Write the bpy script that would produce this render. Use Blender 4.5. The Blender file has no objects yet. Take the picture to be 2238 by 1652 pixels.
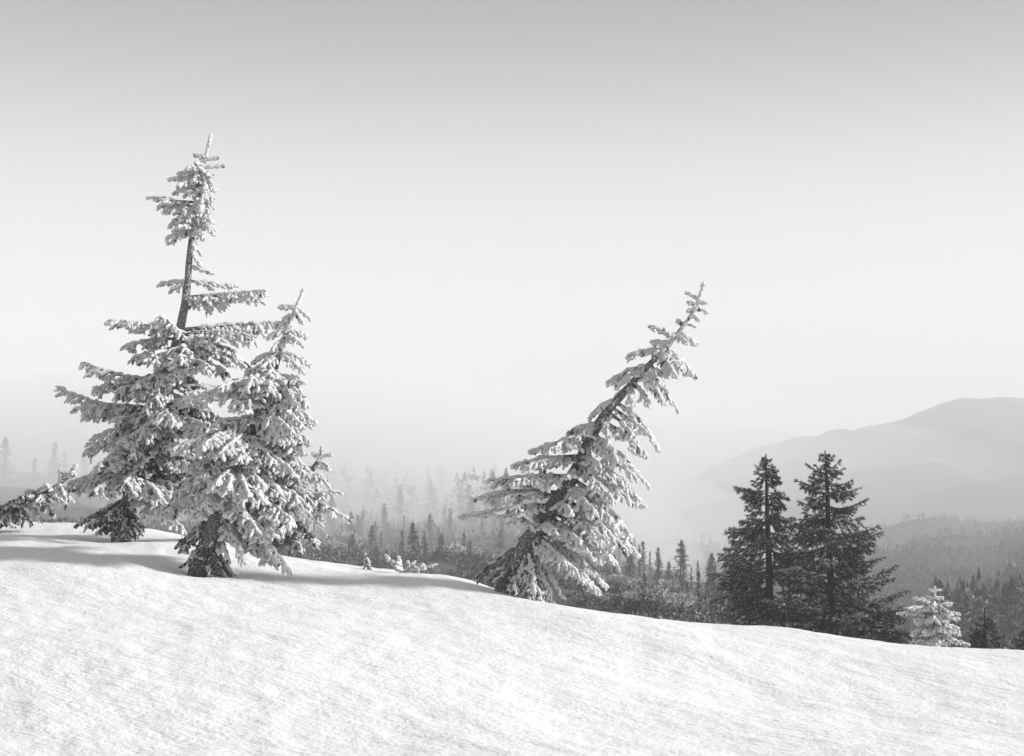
import bpy, math, random
import numpy as np
from math import radians as R

# ------------------------------------------------------------------ camera, world, sun, exposure
sc = bpy.context.scene
COL = sc.collection
F = 3108.0            # focal length in units of a 2238 px wide frame (50 mm on 36 mm)
CX, HR = 1119.0, 1000.0

cam_d = bpy.data.cameras.new('camera'); cam = bpy.data.objects.new('camera', cam_d); COL.objects.link(cam)
cam_d.lens = 50.0; cam_d.sensor_width = 36.0
cam_d.shift_y = 174.0 / 2238.0
cam_d.clip_start = 0.1; cam_d.clip_end = 90000
cam_d.dof.use_dof = True; cam_d.dof.focus_distance = 16.0; cam_d.dof.aperture_fstop = 4.0
cam.location = (0, 0, 0); cam.rotation_euler = (R(90), 0, 0)
sc.camera = cam

SUN_EL, SUN_AZ = 23.0, 93.0      # azimuth from +Y (view direction) clockwise to +X
world = bpy.data.worlds.new('World'); sc.world = world; world.use_nodes = True
wn = world.node_tree; wn.nodes.clear()
wo = wn.nodes.new('ShaderNodeOutputWorld'); bg = wn.nodes.new('ShaderNodeBackground')
sky = wn.nodes.new('ShaderNodeTexSky'); sky.sky_type = 'NISHITA'; sky.sun_disc = False
sky.sun_elevation = R(SUN_EL); sky.sun_rotation = R(SUN_AZ)
sky.altitude = 0; sky.air_density = 1.0; sky.dust_density = 3.5; sky.ozone_density = 1.0
bw = wn.nodes.new('ShaderNodeRGBToBW')
# winter sky in grey; a power keeps the horizon and deepens the sky with height
def wmath(op, a, b):
    n = wn.nodes.new('ShaderNodeMath'); n.operation = op
    for k, v in enumerate((a, b)):
        if v is None: continue
        if isinstance(v, (int, float)): n.inputs[k].default_value = v
        else: wn.links.new(v, n.inputs[k])
    return n.outputs[0]
wn.links.new(sky.outputs[0], bw.inputs[0])
# the sky model's brightness round the compass, on a pale horizon that deepens to grey with height
tc_ = wn.nodes.new('ShaderNodeTexCoord'); sx_ = wn.nodes.new('ShaderNodeSeparateXYZ'); wn.links.new(tc_.outputs['Generated'], sx_.inputs[0])
rp_ = wn.nodes.new('ShaderNodeValToRGB'); rp_.color_ramp.interpolation = 'B_SPLINE'
el_ = rp_.color_ramp.elements
SKY = [(0.0, .64), (.06, .64), (.13, .62), (.20, .53), (.26, .36), (.32, .255), (.5, .25), (1.0, .25)]
el_[0].position, el_[0].color = SKY[0][0], (SKY[0][1],) * 3 + (1,); el_[1].position, el_[1].color = SKY[-1][0], (SKY[-1][1],) * 3 + (1,)
for p_, c_ in SKY[1:-1]: el_.new(p_).color = (c_, c_, c_, 1)
wn.links.new(sx_.outputs[2], rp_.inputs[0])
f_ = wmath('POWER', wmath('MULTIPLY', wmath('MAXIMUM', bw.outputs[0], 1.9), 1 / 2.45), .22)
wn.links.new(wmath('MULTIPLY', wmath('MULTIPLY', rp_.outputs[0], f_), 1 / .15), bg.inputs[0])
wn.links.new(bg.outputs[0], wo.inputs[0]); bg.inputs[1].default_value = 0.15

sun_d = bpy.data.lights.new('sun', 'SUN'); sun_d.energy = 4.8; sun_d.angle = R(6.0); sun_d.color = (1, 1, 1)
sun = bpy.data.objects.new('sun', sun_d); COL.objects.link(sun)
from mathutils import Vector, Matrix
az = R(SUN_AZ); el = R(SUN_EL)
to_sun = Vector((math.sin(az) * math.cos(el), math.cos(az) * math.cos(el), math.sin(el)))
sun.rotation_euler = to_sun.to_track_quat('Z', 'Y').to_euler()

sc.view_settings.view_transform = 'Standard'; sc.view_settings.look = 'None'
sc.view_settings.exposure = 0.45; sc.view_settings.gamma = 1.0
sc.view_settings.use_curve_mapping = False
sc.cycles.max_bounces = 12; sc.cycles.volume_bounces = 6; sc.cycles.diffuse_bounces = 4
sc.cycles.use_denoising = True

# ------------------------------------------------------------------ small tools
rng = np.random.default_rng(7)

def P(px, row, Y):
    """place seen at (px,row) of a 2238 px wide frame, Y metres ahead of the camera"""
    return np.array([(px - CX) / F * Y, Y, (HR - row) / F * Y])

def hash2(ix, iy, seed):
    h = (ix.astype(np.int64) * 374761393 + iy.astype(np.int64) * 668265263 + seed * 1442695041) & 0xffffffff
    h = ((h ^ (h >> 13)) * 1274126177) & 0xffffffff
    return ((h ^ (h >> 16)) & 0xffff) / 65535.0 * 2 - 1

def vnoise(x, y, seed=0):
    ix = np.floor(x); iy = np.floor(y); fx = x - ix; fy = y - iy
    fx = fx * fx * (3 - 2 * fx); fy = fy * fy * (3 - 2 * fy)
    a = hash2(ix, iy, seed); b = hash2(ix + 1, iy, seed); c = hash2(ix, iy + 1, seed); d = hash2(ix + 1, iy + 1, seed)
    return (a + (b - a) * fx) * (1 - fy) + (c + (d - c) * fx) * fy

def fbm(x, y, octaves=4, seed=0, gain=.5):
    s = np.zeros_like(x); a = 1.0
    for o in range(octaves):
        s += a * vnoise(x, y, seed + o * 17); x = x * 2.03 + 5.1; y = y * 2.03 + 1.7; a *= gain
    return s

def norm(v):
    return v / np.maximum(np.linalg.norm(v, axis=-1, keepdims=True), 1e-9)

class Geo:
    """collects verts, tris and quads with a material slot each, then links ONE mesh object"""
    def __init__(s): s.v = []; s.f = []; s.m = []; s.n = 0
    def add(s, verts, faces, mats):
        verts = np.asarray(verts, float).reshape(-1, 3)
        s.v.append(verts)
        s.f.append((np.asarray(faces, int) + s.n, np.broadcast_to(np.asarray(mats, int), (len(faces),)).copy()))
        s.n += len(verts)
    def mesh(s, name, mats, smooth=True, origin=(0, 0, 0)):
        me = bpy.data.meshes.new(name)
        V = np.concatenate(s.v) - np.asarray(origin)
        loops = np.concatenate([f.ravel() for f, m in s.f])
        sizes = np.concatenate([np.full(len(f), f.shape[1]) for f, m in s.f])
        mi = np.concatenate([m for f, m in s.f])
        me.vertices.add(len(V)); me.vertices.foreach_set('co', V.astype(np.float32).ravel())
        me.loops.add(len(loops)); me.loops.foreach_set('vertex_index', loops.astype(np.int32))
        me.polygons.add(len(sizes))
        me.polygons.foreach_set('loop_start', np.concatenate([[0], np.cumsum(sizes)[:-1]]).astype(np.int32))
        for m in mats: me.materials.append(m)
        me.polygons.foreach_set('material_index', mi.astype(np.int32))
        me.polygons.foreach_set('use_smooth', np.full(len(sizes), smooth))
        me.update(calc_edges=True); me.validate()
        return me
    def obj(s, name, mats, parent=None, smooth=True, origin=(0, 0, 0)):
        o = bpy.data.objects.new(name, s.mesh(name, mats, smooth, origin)); COL.objects.link(o)
        if parent is not None: o.parent = parent
        return o

def tag(o, label=None, cat=None, group=None, kind=None):
    if label: o['label'] = label
    if cat: o['category'] = cat
    if group: o['group'] = group
    if kind: o['kind'] = kind
    return o

def empty(name, loc):
    o = bpy.data.objects.new(name, None); o.empty_display_size = .1
    COL.objects.link(o); o.location = loc; return o

# ------------------------------------------------------------------ materials
def new_mat(name):
    m = bpy.data.materials.new(name); m.use_nodes = True
    nt = m.node_tree; b = nt.nodes['Principled BSDF']
    b.inputs['Roughness'].default_value = .85; b.inputs['Specular IOR Level'].default_value = .2
    return m, nt, b

def g(v): return (v, v, v, 1)

def node(nt, kind, **kw):
    n = nt.nodes.new(kind)
    for k, v in kw.items():
        if k in n.inputs: n.inputs[k].default_value = v
        else: setattr(n, k, v)
    return n

def noise_ramp(nt, b, scale, stops, detail=4, rough=.6, mapping=None, inp='Base Color'):
    tc = node(nt, 'ShaderNodeTexCoord'); no = node(nt, 'ShaderNodeTexNoise', Scale=scale, Detail=detail, Roughness=rough)
    if mapping:
        mp = node(nt, 'ShaderNodeMapping'); mp.inputs['Scale'].default_value = mapping
        nt.links.new(tc.outputs['Object'], mp.inputs[0]); nt.links.new(mp.outputs[0], no.inputs['Vector'])
    else: nt.links.new(tc.outputs['Object'], no.inputs['Vector'])
    cr = node(nt, 'ShaderNodeValToRGB'); e = cr.color_ramp.elements
    e[0].position, e[0].color = stops[0][0], g(stops[0][1]); e[1].position, e[1].color = stops[-1][0], g(stops[-1][1])
    for p, c in stops[1:-1]:
        x = e.new(p); x.color = g(c)
    nt.links.new(no.outputs['Fac'], cr.inputs[0]); nt.links.new(cr.outputs[0], b.inputs[inp])
    return no

def bump(nt, b, src_list):
    """src_list: (scale, strength-distance, mapping)"""
    tc = node(nt, 'ShaderNodeTexCoord'); prev = None
    for scale, dist, mapping, det in src_list:
        mp = node(nt, 'ShaderNodeMapping'); mp.inputs['Scale'].default_value = mapping[:3]
        if len(mapping) > 3: mp.inputs['Rotation'].default_value = (0, 0, mapping[3])
        no = node(nt, 'ShaderNodeTexNoise', Scale=scale, Detail=det, Roughness=.6)
        nt.links.new(tc.outputs['Object'], mp.inputs[0]); nt.links.new(mp.outputs[0], no.inputs['Vector'])
        bp = node(nt, 'ShaderNodeBump', Strength=1.0, Distance=dist)
        nt.links.new(no.outputs['Fac'], bp.inputs['Height'])
        if prev: nt.links.new(prev.outputs[0], bp.inputs['Normal'])
        prev = bp
    nt.links.new(prev.outputs[0], b.inputs['Normal'])

M = {}
def build_materials():
    m, nt, b = new_mat('snow'); M['snow'] = m
    b.inputs['Base Color'].default_value = g(.77); b.inputs['Roughness'].default_value = .7
    tc = node(nt, 'ShaderNodeTexCoord')
    def sn(scale, mp_, det, rot=0.0):
        mp = node(nt, 'ShaderNodeMapping'); mp.vector_type = 'TEXTURE'; mp.inputs['Scale'].default_value = mp_; mp.inputs['Rotation'].default_value = (0, 0, rot)
        no = node(nt, 'ShaderNodeTexNoise', Scale=scale, Detail=det, Roughness=.6)
        nt.links.new(tc.outputs['Object'], mp.inputs[0]); nt.links.new(mp.outputs[0], no.inputs['Vector']); return no.outputs['Fac']
    def mth(op, a, b_):
        n = nt.nodes.new('ShaderNodeMath'); n.operation = op
        for k, v in enumerate((a, b_)):
            if isinstance(v, (int, float)): n.inputs[k].default_value = v
            else: nt.links.new(v, n.inputs[k])
        return n.outputs[0]
    mr = node(nt, 'ShaderNodeMapRange'); nt.links.new(sn(.9, (2.2, .9, 1), 3, R(-38)), mr.inputs['Value'])
    for k, v in zip(('From Min', 'From Max', 'To Min', 'To Max'), (.38, .62, .25, 1.0)): mr.inputs[k].default_value = v
    crust = mth('MULTIPLY', sn(13.0, (1.8, .75, 1), 7, R(-34)), mth('MULTIPLY', mr.outputs[0], .021))
    ripple = mth('MULTIPLY', sn(3.4, (2.6, .8, 1), 3, R(-32)), .028)
    grain = mth('MULTIPLY', sn(30.0, (1.3, 1.1, 1), 4, R(-35)), .012)
    bp = node(nt, 'ShaderNodeBump', Strength=1.0, Distance=1.0)
    nt.links.new(mth('ADD', mth('ADD', crust, ripple), grain), bp.inputs['Height']); nt.links.new(bp.outputs[0], b.inputs['Normal'])
    m, nt, b = new_mat('rime'); M['rime'] = m
    noise_ramp(nt, b, 30, [(.28, .56), (.45, .73), (.7, .81)], detail=5)
    bump(nt, b, [(55, .032, (1, 1, 1), 5)])
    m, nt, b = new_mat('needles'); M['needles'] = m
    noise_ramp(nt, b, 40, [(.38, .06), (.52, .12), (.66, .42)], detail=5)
    bump(nt, b, [(60, .02, (1, 1, 1), 3)])
    m, nt, b = new_mat('bark'); M['bark'] = m
    noise_ramp(nt, b, 75, [(.36, .05), (.48, .11), (.57, .30), (.68, .5)], detail=5, mapping=(1, 1, .6))
    bump(nt, b, [(30, .03, (1, 1, .4), 5)])
    m, nt, b = new_mat('dark_bark'); M['dark_bark'] = m
    noise_ramp(nt, b, 20, [(.4, .012), (.7, .03)], detail=5, mapping=(1, 1, .25))
    bump(nt, b, [(20, .03, (1, 1, .3), 5)])
    m, nt, b = new_mat('pine_needles'); M['pine_needles'] = m
    noise_ramp(nt, b, 9, [(.35, .025), (.65, .06)], detail=4)
    m, nt, b = new_mat('dusted_needles'); M['dusted_needles'] = m
    noise_ramp(nt, b, 9, [(.35, .26), (.65, .58)], detail=4)  # frost dusting, kept pale enough to paint in the highlights of lit fronds
    m, nt, b = new_mat('far_needles'); M['far_needles'] = m
    noise_ramp(nt, b, .8, [(.35, .05), (.65, .12)], detail=4)
    m, nt, b = new_mat('far_rime'); M['far_rime'] = m
    noise_ramp(nt, b, .8, [(.35, .16), (.65, .36)], detail=4)
    m, nt, b = new_mat('snow_dust'); M['snow_dust'] = m
    noise_ramp(nt, b, 1.5, [(.35, .3), (.65, .6)], detail=4)
    m, nt, b = new_mat('shrubby_snow'); M['shrubby_snow'] = m
    noise_ramp(nt, b, .22, [(.40, .05), (.60, .12), (.68, .28), (.76, .65)], detail=9, rough=.72, mapping=(1, .7, 1))
    bump(nt, b, [(.5, 1.2, (1, 1, 1), 7)])
    m, nt, b = new_mat('wooded_ground'); M['wooded_ground'] = m
    noise_ramp(nt, b, .05, [(.36, .03), (.6, .06), (.72, .15)], detail=9, rough=.7)
    bump(nt, b, [(.12, 4, (1, 1, 1), 7)])
    m, nt, b = new_mat('mountain_snow'); M['mountain_snow'] = m
    noise_ramp(nt, b, .008, [(.36, .03), (.58, .07), (.75, .3)], detail=9, rough=.65)
build_materials()

def volume(name, density, aniso=0.0, col=.995):
    m = bpy.data.materials.new(name); m.use_nodes = True; nt = m.node_tree; nt.nodes.clear()
    o = nt.nodes.new('ShaderNodeOutputMaterial'); v = nt.nodes.new('ShaderNodeVolumePrincipled')
    v.inputs['Color'].default_value = g(col); v.inputs['Density'].default_value = density
    v.inputs['Anisotropy'].default_value = aniso
    nt.links.new(v.outputs[0], o.inputs['Volume']); return m

# ------------------------------------------------------------------ foreground snow
CTRL = [  # (px, row, depth)
 (-900,1640,8),(0,1652,8),(560,1652,8.2),(1119,1652,8.5),(1680,1652,8.9),(2238,1652,9.3),(3100,1652,9.8),
 (-900,1390,11),(0,1400,11),(560,1430,11),(1119,1480,11),(1680,1525,11.3),(2238,1548,11.3),(3100,1560,11.4),
 (-900,1225,15),(0,1240,15),(230,1240,15.1),(430,1262,15.3),(600,1285,15.2),(800,1308,14.8),(960,1322,14.5),
 (-900,1170,18),(0,1181,17.6),(150,1183,17.6),(300,1180,17.6),(0,1168,19.2),(150,1168,19.2),(300,1173,18.4),
 (-900,1125,23),(0,1139,23),(150,1146,22),(350,1158,20.5),(500,1190,19),(640,1216,18.3),(770,1254,17.4),(860,1254,17.2),(950,1258,17.0),
 (1030,1263,17),(1090,1285,16.2),(1150,1311,15.2),(1250,1330,15),(1400,1345,15),(1520,1359,15),(1700,1373,14.8),(1850,1393,14.6),
 (2000,1411,14.5),(2238,1420,14.5),(2600,1430,14.5),(3100,1440,14.5),
]
_pts = [P(*c) for c in CTRL]
for px, zc, Yc in [(-900,-.93,23),(0,-1.03,23),(350,-1.05,20.5),(640,-1.27,18.3),(950,-1.41,17.4),(1150,-1.52,15.2),(1400,-1.665,15),
                   (1700,-1.78,14.8),(2000,-1.92,14.5),(2238,-1.96,14.5),(3100,-2.05,14.5)]:
    for dy, dz in [(1.0,-.03 + 1.35 * zc / Yc),(2.2,-.12 + 3.6 * zc / Yc),(4,-.9),(9,-3.0),(22,-6.5),(42,-11)]:
        Y = Yc + dy; _pts.append(np.array([(px - CX) / F * Y, Y, zc + dz]))
for X in (-6, -2, 2, 6):
    _pts.append(np.array([X, -2.0, -1.75])); _pts.append(np.array([X, 4.0, -1.7]))
_pts = np.array(_pts)
_S = 10.0
def _phi(r2): return .5 * r2 * np.log(np.maximum(r2, 1e-12))
def _fit(p, lam=2e-3):
    q = p[:, :2] / _S; n = len(q)
    K = _phi(((q[:, None] - q[None]) ** 2).sum(-1)) + lam * np.eye(n)
    Q = np.hstack([np.ones((n, 1)), q]); A = np.block([[K, Q], [Q.T, np.zeros((3, 3))]])
    return np.linalg.solve(A, np.concatenate([p[:, 2], np.zeros(3)]))
_W = _fit(_pts)
def snow_z(X, Y, detail=True):
    X = np.asarray(X, float); Y = np.asarray(Y, float); sh = X.shape
    q = np.stack([X.ravel(), Y.ravel()], 1) / _S; c = _pts[:, :2] / _S
    z = np.empty(len(q))
    for i in range(0, len(q), 20000):
        z[i:i+20000] = _phi(((q[i:i+20000, None] - c[None]) ** 2).sum(-1)) @ _W[:-3]
    z += _W[-3] + q @ _W[-2:]
    z = z.reshape(sh)
    if detail:
        u = (X - Y) * .45; v = (X + Y) * .75
        amp = np.clip((Y - 1) / 6, 0, 1)
        z = z + amp * (.022 * fbm(u * .55, v * .9, 3, 3) + .008 * fbm(u * 2.6, v * 2.4, 3, 11)
                       + .006 * fbm(u * 6, v * 6, 3, 23) - .014 * np.clip(fbm(u * 3.1, v * 4.2, 2, 37) - .62, 0, 1))
        for px_, row_, D_, r_ in ((440, 1250, 16, .42), (272, 1172, 18, .45), (612, 1204, 18.3, .3)):   # wells and drifts at the trunks
            c_ = P(px_, row_, D_); d2 = ((X - c_[0]) ** 2 + (Y - c_[1]) ** 2) / r_ ** 2
            e2 = ((X - c_[0] + r_ * 2.1) ** 2 + ((Y - c_[1] + r_ * .8) * 1.3) ** 2) / (r_ * 1.1) ** 2
            z = z - .10 * np.exp(-d2) + .055 * np.exp(-e2)
    return z

def grid_faces(nr, nc):
    i = np.arange(nr - 1)[:, None] * nc + np.arange(nc - 1)[None]
    return np.stack([i, i + 1, i + nc + 1, i + nc], -1).reshape(-1, 4)

def build_snow():
    px = np.concatenate([np.linspace(-1500, -60, 60), np.linspace(-50, 2290, 500), np.linspace(2300, 3700, 60)])
    Y = np.concatenate([np.linspace(.8, 6, 30)[:-1], np.geomspace(6, 24, 290), np.geomspace(24.3, 62, 40)])
    PX, YY = np.meshgrid(px, Y)
    X = (PX - CX) / F * YY
    G = Geo(); G.add(np.stack([X, YY, snow_z(X, YY)], -1), grid_faces(len(Y), len(px))[:, ::1], 0)
    tag(G.obj('snow_ground', [M['snow']]), 'wind textured sunlit snow slope falling away to the lower trees', kind='structure')

# ------------------------------------------------------------------ tubes, lumps
ICO_V = None
def ico():
    global ICO_V
    t = (1 + 5 ** .5) / 2
    v = np.array([(-1,t,0),(1,t,0),(-1,-t,0),(1,-t,0),(0,-1,t),(0,1,t),(0,-1,-t),(0,1,-t),(t,0,-1),(t,0,1),(-t,0,-1),(-t,0,1)], float)
    v /= np.linalg.norm(v[0])
    f = np.array([(0,11,5),(0,5,1),(0,1,7),(0,7,10),(0,10,11),(1,5,9),(5,11,4),(11,10,2),(10,7,6),(7,1,8),(3,9,4),(3,4,2),(3,2,6),(3,6,8),(3,8,9),(4,9,5),(2,4,11),(6,2,10),(8,6,7),(9,8,1)])
    return v, f
ICO_V, ICO_F = ico()

def tube(G, pts, rad, sides=8, jitter=.0, mat=0, cap=True, rg=rng):
    pts = np.asarray(pts, float); n = len(pts); rad = np.broadcast_to(np.asarray(rad, float), (n,))
    tg = norm(np.gradient(pts, axis=0))
    ref = np.array([0, 1, 0.]) if abs(tg[0][1]) < .8 else np.array([1, 0, 0.])
    u = norm(np.cross(tg, ref)); w = np.cross(tg, u)
    a = np.linspace(0, 2 * np.pi, sides, endpoint=False)
    jr = 1 + jitter * rg.uniform(-1, 1, (n, sides))
    V = pts[:, None] + (rad[:, None] * jr)[..., None] * (np.cos(a)[None, :, None] * u[:, None] + np.sin(a)[None, :, None] * w[:, None])
    base = np.arange(n - 1)[:, None] * sides; j = np.arange(sides)[None]; k = (j + 1) % sides
    Fq = np.stack([base + j, base + k, base + sides + k, base + sides + j], -1).reshape(-1, 4)
    G.add(V, Fq, mat)
    if cap:
        tipv = np.vstack([V[-1], pts[-1] + tg[-1] * rad[-1] * .7]); jj = np.arange(sides)
        G.add(tipv, np.stack([jj, (jj + 1) % sides, np.full(sides, sides)], -1), mat)

def fingers(G, st, di, ln, ra, dr, bare, rg, n=8, sides=6, lumps=4):
    """many lumpy rime covered twigs at once. mats: 0 rime, 1 needles"""
    k = len(st)
    if k == 0: return
    st, di = np.asarray(st, float), norm(np.asarray(di, float))
    ln, ra, dr, bare = [np.broadcast_to(np.asarray(x, float), (k,)) for x in (ln, ra, dr, bare)]
    t = np.linspace(0, 1, n)
    down = np.array([0, 0, -1.])
    wob = rg.normal(0, .03, (k, n, 3)) * ln[:, None, None]; wob[:, 0] = 0
    C = st[:, None] + di[:, None] * (ln[:, None] * t)[..., None] + down * (dr[:, None] * ln[:, None] * t ** 2)[..., None] + wob
    tg = norm(np.gradient(C, axis=1))
    ref = norm(rg.normal(0, 1, (k, 1, 3))); u = norm(np.cross(tg, ref)); w = np.cross(tg, u)
    prof = np.array([.75, .95, 1.0, 1.0, .98, .95, .85, .5]) if n == 8 else np.interp(t, [0, .15, .8, 1], [.8, 1, .9, .45])
    a = np.linspace(0, 2 * np.pi, sides, endpoint=False)
    rr = ra[:, None, None] * prof[None, :, None] * (1 + .16 * rg.uniform(-1, 1, (k, n, 1)) + .24 * rg.uniform(-1, 1, (k, n, sides)))
    V = C[:, :, None] + rr[..., None] * (np.cos(a)[None, None, :, None] * u[:, :, None] + np.sin(a)[None, None, :, None] * w[:, :, None])
    tip = C[:, -1] + tg[:, -1] * (ra * .45)[:, None]
    AV = np.concatenate([V.reshape(k, -1, 3), tip[:, None]], 1); nv = AV.shape[1]
    i = np.arange(n - 1)[:, None] * sides; j = np.arange(sides)[None]; j2 = (j + 1) % sides
    q = np.stack([i + j, i + j2, i + sides + j2, i + sides + j], -1).reshape(-1, 4)
    tr = np.stack([np.arange(sides) + (n - 1) * sides, (np.arange(sides) + 1) % sides + (n - 1) * sides, np.full(sides, n * sides)], -1)
    off = (np.arange(k) * nv)[:, None, None]
    # needles peep through on the lee underside and where the rime is thin
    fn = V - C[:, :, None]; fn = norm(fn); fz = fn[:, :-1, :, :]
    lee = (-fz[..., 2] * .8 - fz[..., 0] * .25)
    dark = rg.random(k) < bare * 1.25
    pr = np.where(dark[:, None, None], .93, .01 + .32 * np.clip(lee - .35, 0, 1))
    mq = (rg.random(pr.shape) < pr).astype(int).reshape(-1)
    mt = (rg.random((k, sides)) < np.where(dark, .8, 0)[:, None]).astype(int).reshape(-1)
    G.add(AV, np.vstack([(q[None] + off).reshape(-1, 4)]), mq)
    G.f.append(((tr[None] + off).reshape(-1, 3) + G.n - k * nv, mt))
    if lumps:
        L = k * lumps
        ki = np.repeat(np.arange(k), lumps); ti = rg.integers(1, n, L); ai = rg.integers(0, sides, L)
        cc = V[ki, ti, ai] * .8 + C[ki, ti] * .2
        rad = ra[ki] * rg.uniform(.32, .6, L)
        W = cc[:, None] + ICO_V[None] * (rad[:, None] * rg.uniform(.7, 1.3, (L, 12)))[..., None]
        offl = (np.arange(L) * 12)[:, None, None]
        ml = np.repeat((rg.random(L) < np.where(dark[ki], .8, .02)).astype(int), 20)
        G.add(W, (ICO_F[None] + offl).reshape(-1, 3), ml)

def bez(a, c, b, n):
    t = np.linspace(0, 1, n)[:, None]
    return (1 - t) ** 2 * a + 2 * t * (1 - t) * c + t ** 2 * b

def rime_branch(a, b, width, rg, arch=.12, hang=.6, rad=.0235, bare=.04, spacing=.052, dens=.88, lumps=2, woody=True, origin=(0, 0, 0)):
    """one limb: woody axis, rimed side twigs in a drooping spray. returns Geo"""
    G = Geo(); a = np.asarray(a, float); b = np.asarray(b, float)
    if bare >= .4: rad *= .8; dens *= 1.5; width *= 1.25
    L = np.linalg.norm(b - a); up = np.array([0, 0, 1.])
    ctrl = (a + b) / 2 + up * arch * L + rg.normal(0, .03, 3) * L
    n = max(5, int(L / .08)); ax = bez(a, ctrl, b, n)
    tt = np.linspace(0, 1, n)
    tube(G, ax, np.interp(tt, [0, 1], [min(.03, .012 + L * .012), .008]), 6, .1, 2, rg=rg)
    tg = norm(np.gradient(ax, axis=0))
    # rime along the axis itself
    segs = max(2, int(L / .2)); st, di, ln, ra = [], [], [], []
    for i in range(segs):
        t0 = i / segs
        if t0 < .12 and woody and L > .5: continue
        p = np.array([np.interp(t0, tt, ax[:, k]) for k in range(3)]); q = np.array([np.interp(min(1, t0 + 1.15 / segs), tt, ax[:, k]) for k in range(3)])
        st.append(p + up * .008); di.append(q - p); ln.append(np.linalg.norm(q - p)); ra.append(rad * (1.15 - .2 * t0))
    if st: fingers(G, st, di, ln, ra, 0, 0 if bare < .3 else bare * .6, rg, lumps=lumps + 2)
    # side twigs
    st, di, ln, dr = [], [], [], []; S2 = []
    m = max(2, int(L / spacing * dens))
    for i in range(m):
        t0 = (i + rg.uniform(.1, .9)) / m
        if t0 < .1 and L > .5: continue
        p = np.array([np.interp(t0, tt, ax[:, k]) for k in range(3)]); d = norm(np.array([np.interp(t0, tt, tg[:, k]) for k in range(3)]))
        side = norm(np.cross(d, up)); 
        if np.linalg.norm(np.cross(d, up)) < .2: side = norm(np.array([rg.normal(), rg.normal(), 0]))
        prof = np.interp(t0, [0, .15, .4, .75, 1], [.45, .8, 1, .75, .35]) * rg.uniform(.6, 1.15)
        for s in (-1, 1):
            if rg.random() < .12: continue
            dd = norm(side * s * rg.uniform(.5, 1) + d * rg.uniform(.45, .95) - up * hang * rg.uniform(.3, 1.1))
            l = width * prof * rg.uniform(.75, 1.15)
            st.append(p); di.append(dd); ln.append(l); dr.append(hang * .35)
            if l > .11:
                for q in range(int(l / .05)):
                    f = rg.uniform(.25, .95); pp = p + dd * l * f - up * hang * .35 * l * f * f
                    sd = norm(dd * rg.uniform(.5, 1) + norm(np.cross(dd, up + rg.normal(0, .3, 3))) * rg.choice([-1, 1]) * 1.0 - up * hang * rg.uniform(-.4, .8))
                    S2.append((pp, sd, rg.uniform(.04, .085) + .06 * l * (1 - f)))
    st = np.array(st); k = len(st)
    if k: fingers(G, st, di, ln, rad * rg.uniform(.7, 1.0, k), dr, np.clip(bare + rg.normal(0, .05, k), 0, 1), rg, lumps=lumps)
    if S2:
        k = len(S2)
        fingers(G, [s[0] for s in S2], [s[1] for s in S2], [s[2] for s in S2], rad * rg.uniform(.75, 1.1, k), hang * .3,
                np.clip(bare + rg.normal(0, .05, k), 0, 1), rg, n=5, sides=5, lumps=max(1, lumps - 1))
    return G

def trunk_curve(pts, n=60):
    """pts (px,row,depth,radius) bottom to top -> smooth arrays"""
    W = np.array([np.append(P(p[0], p[1], p[2]), p[3]) for p in pts])
    s = np.concatenate([[0], np.cumsum(np.linalg.norm(np.diff(W[:, :3], axis=0), axis=1))])
    # catmull-rom style smoothing
    t = np.linspace(0, s[-1], n); out = np.stack([np.interp(t, s, W[:, k]) for k in range(4)], 1)
    for _ in range(3): out[1:-1] = (out[:-2] + 2 * out[1:-1] + out[2:]) / 4
    return out

def on_trunk(T, row):
    rows = HR - T[:, 2] / T[:, 1] * F; o = np.argsort(rows)
    return np.array([np.interp(row, rows[o], T[o, k]) for k in range(3)])

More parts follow.
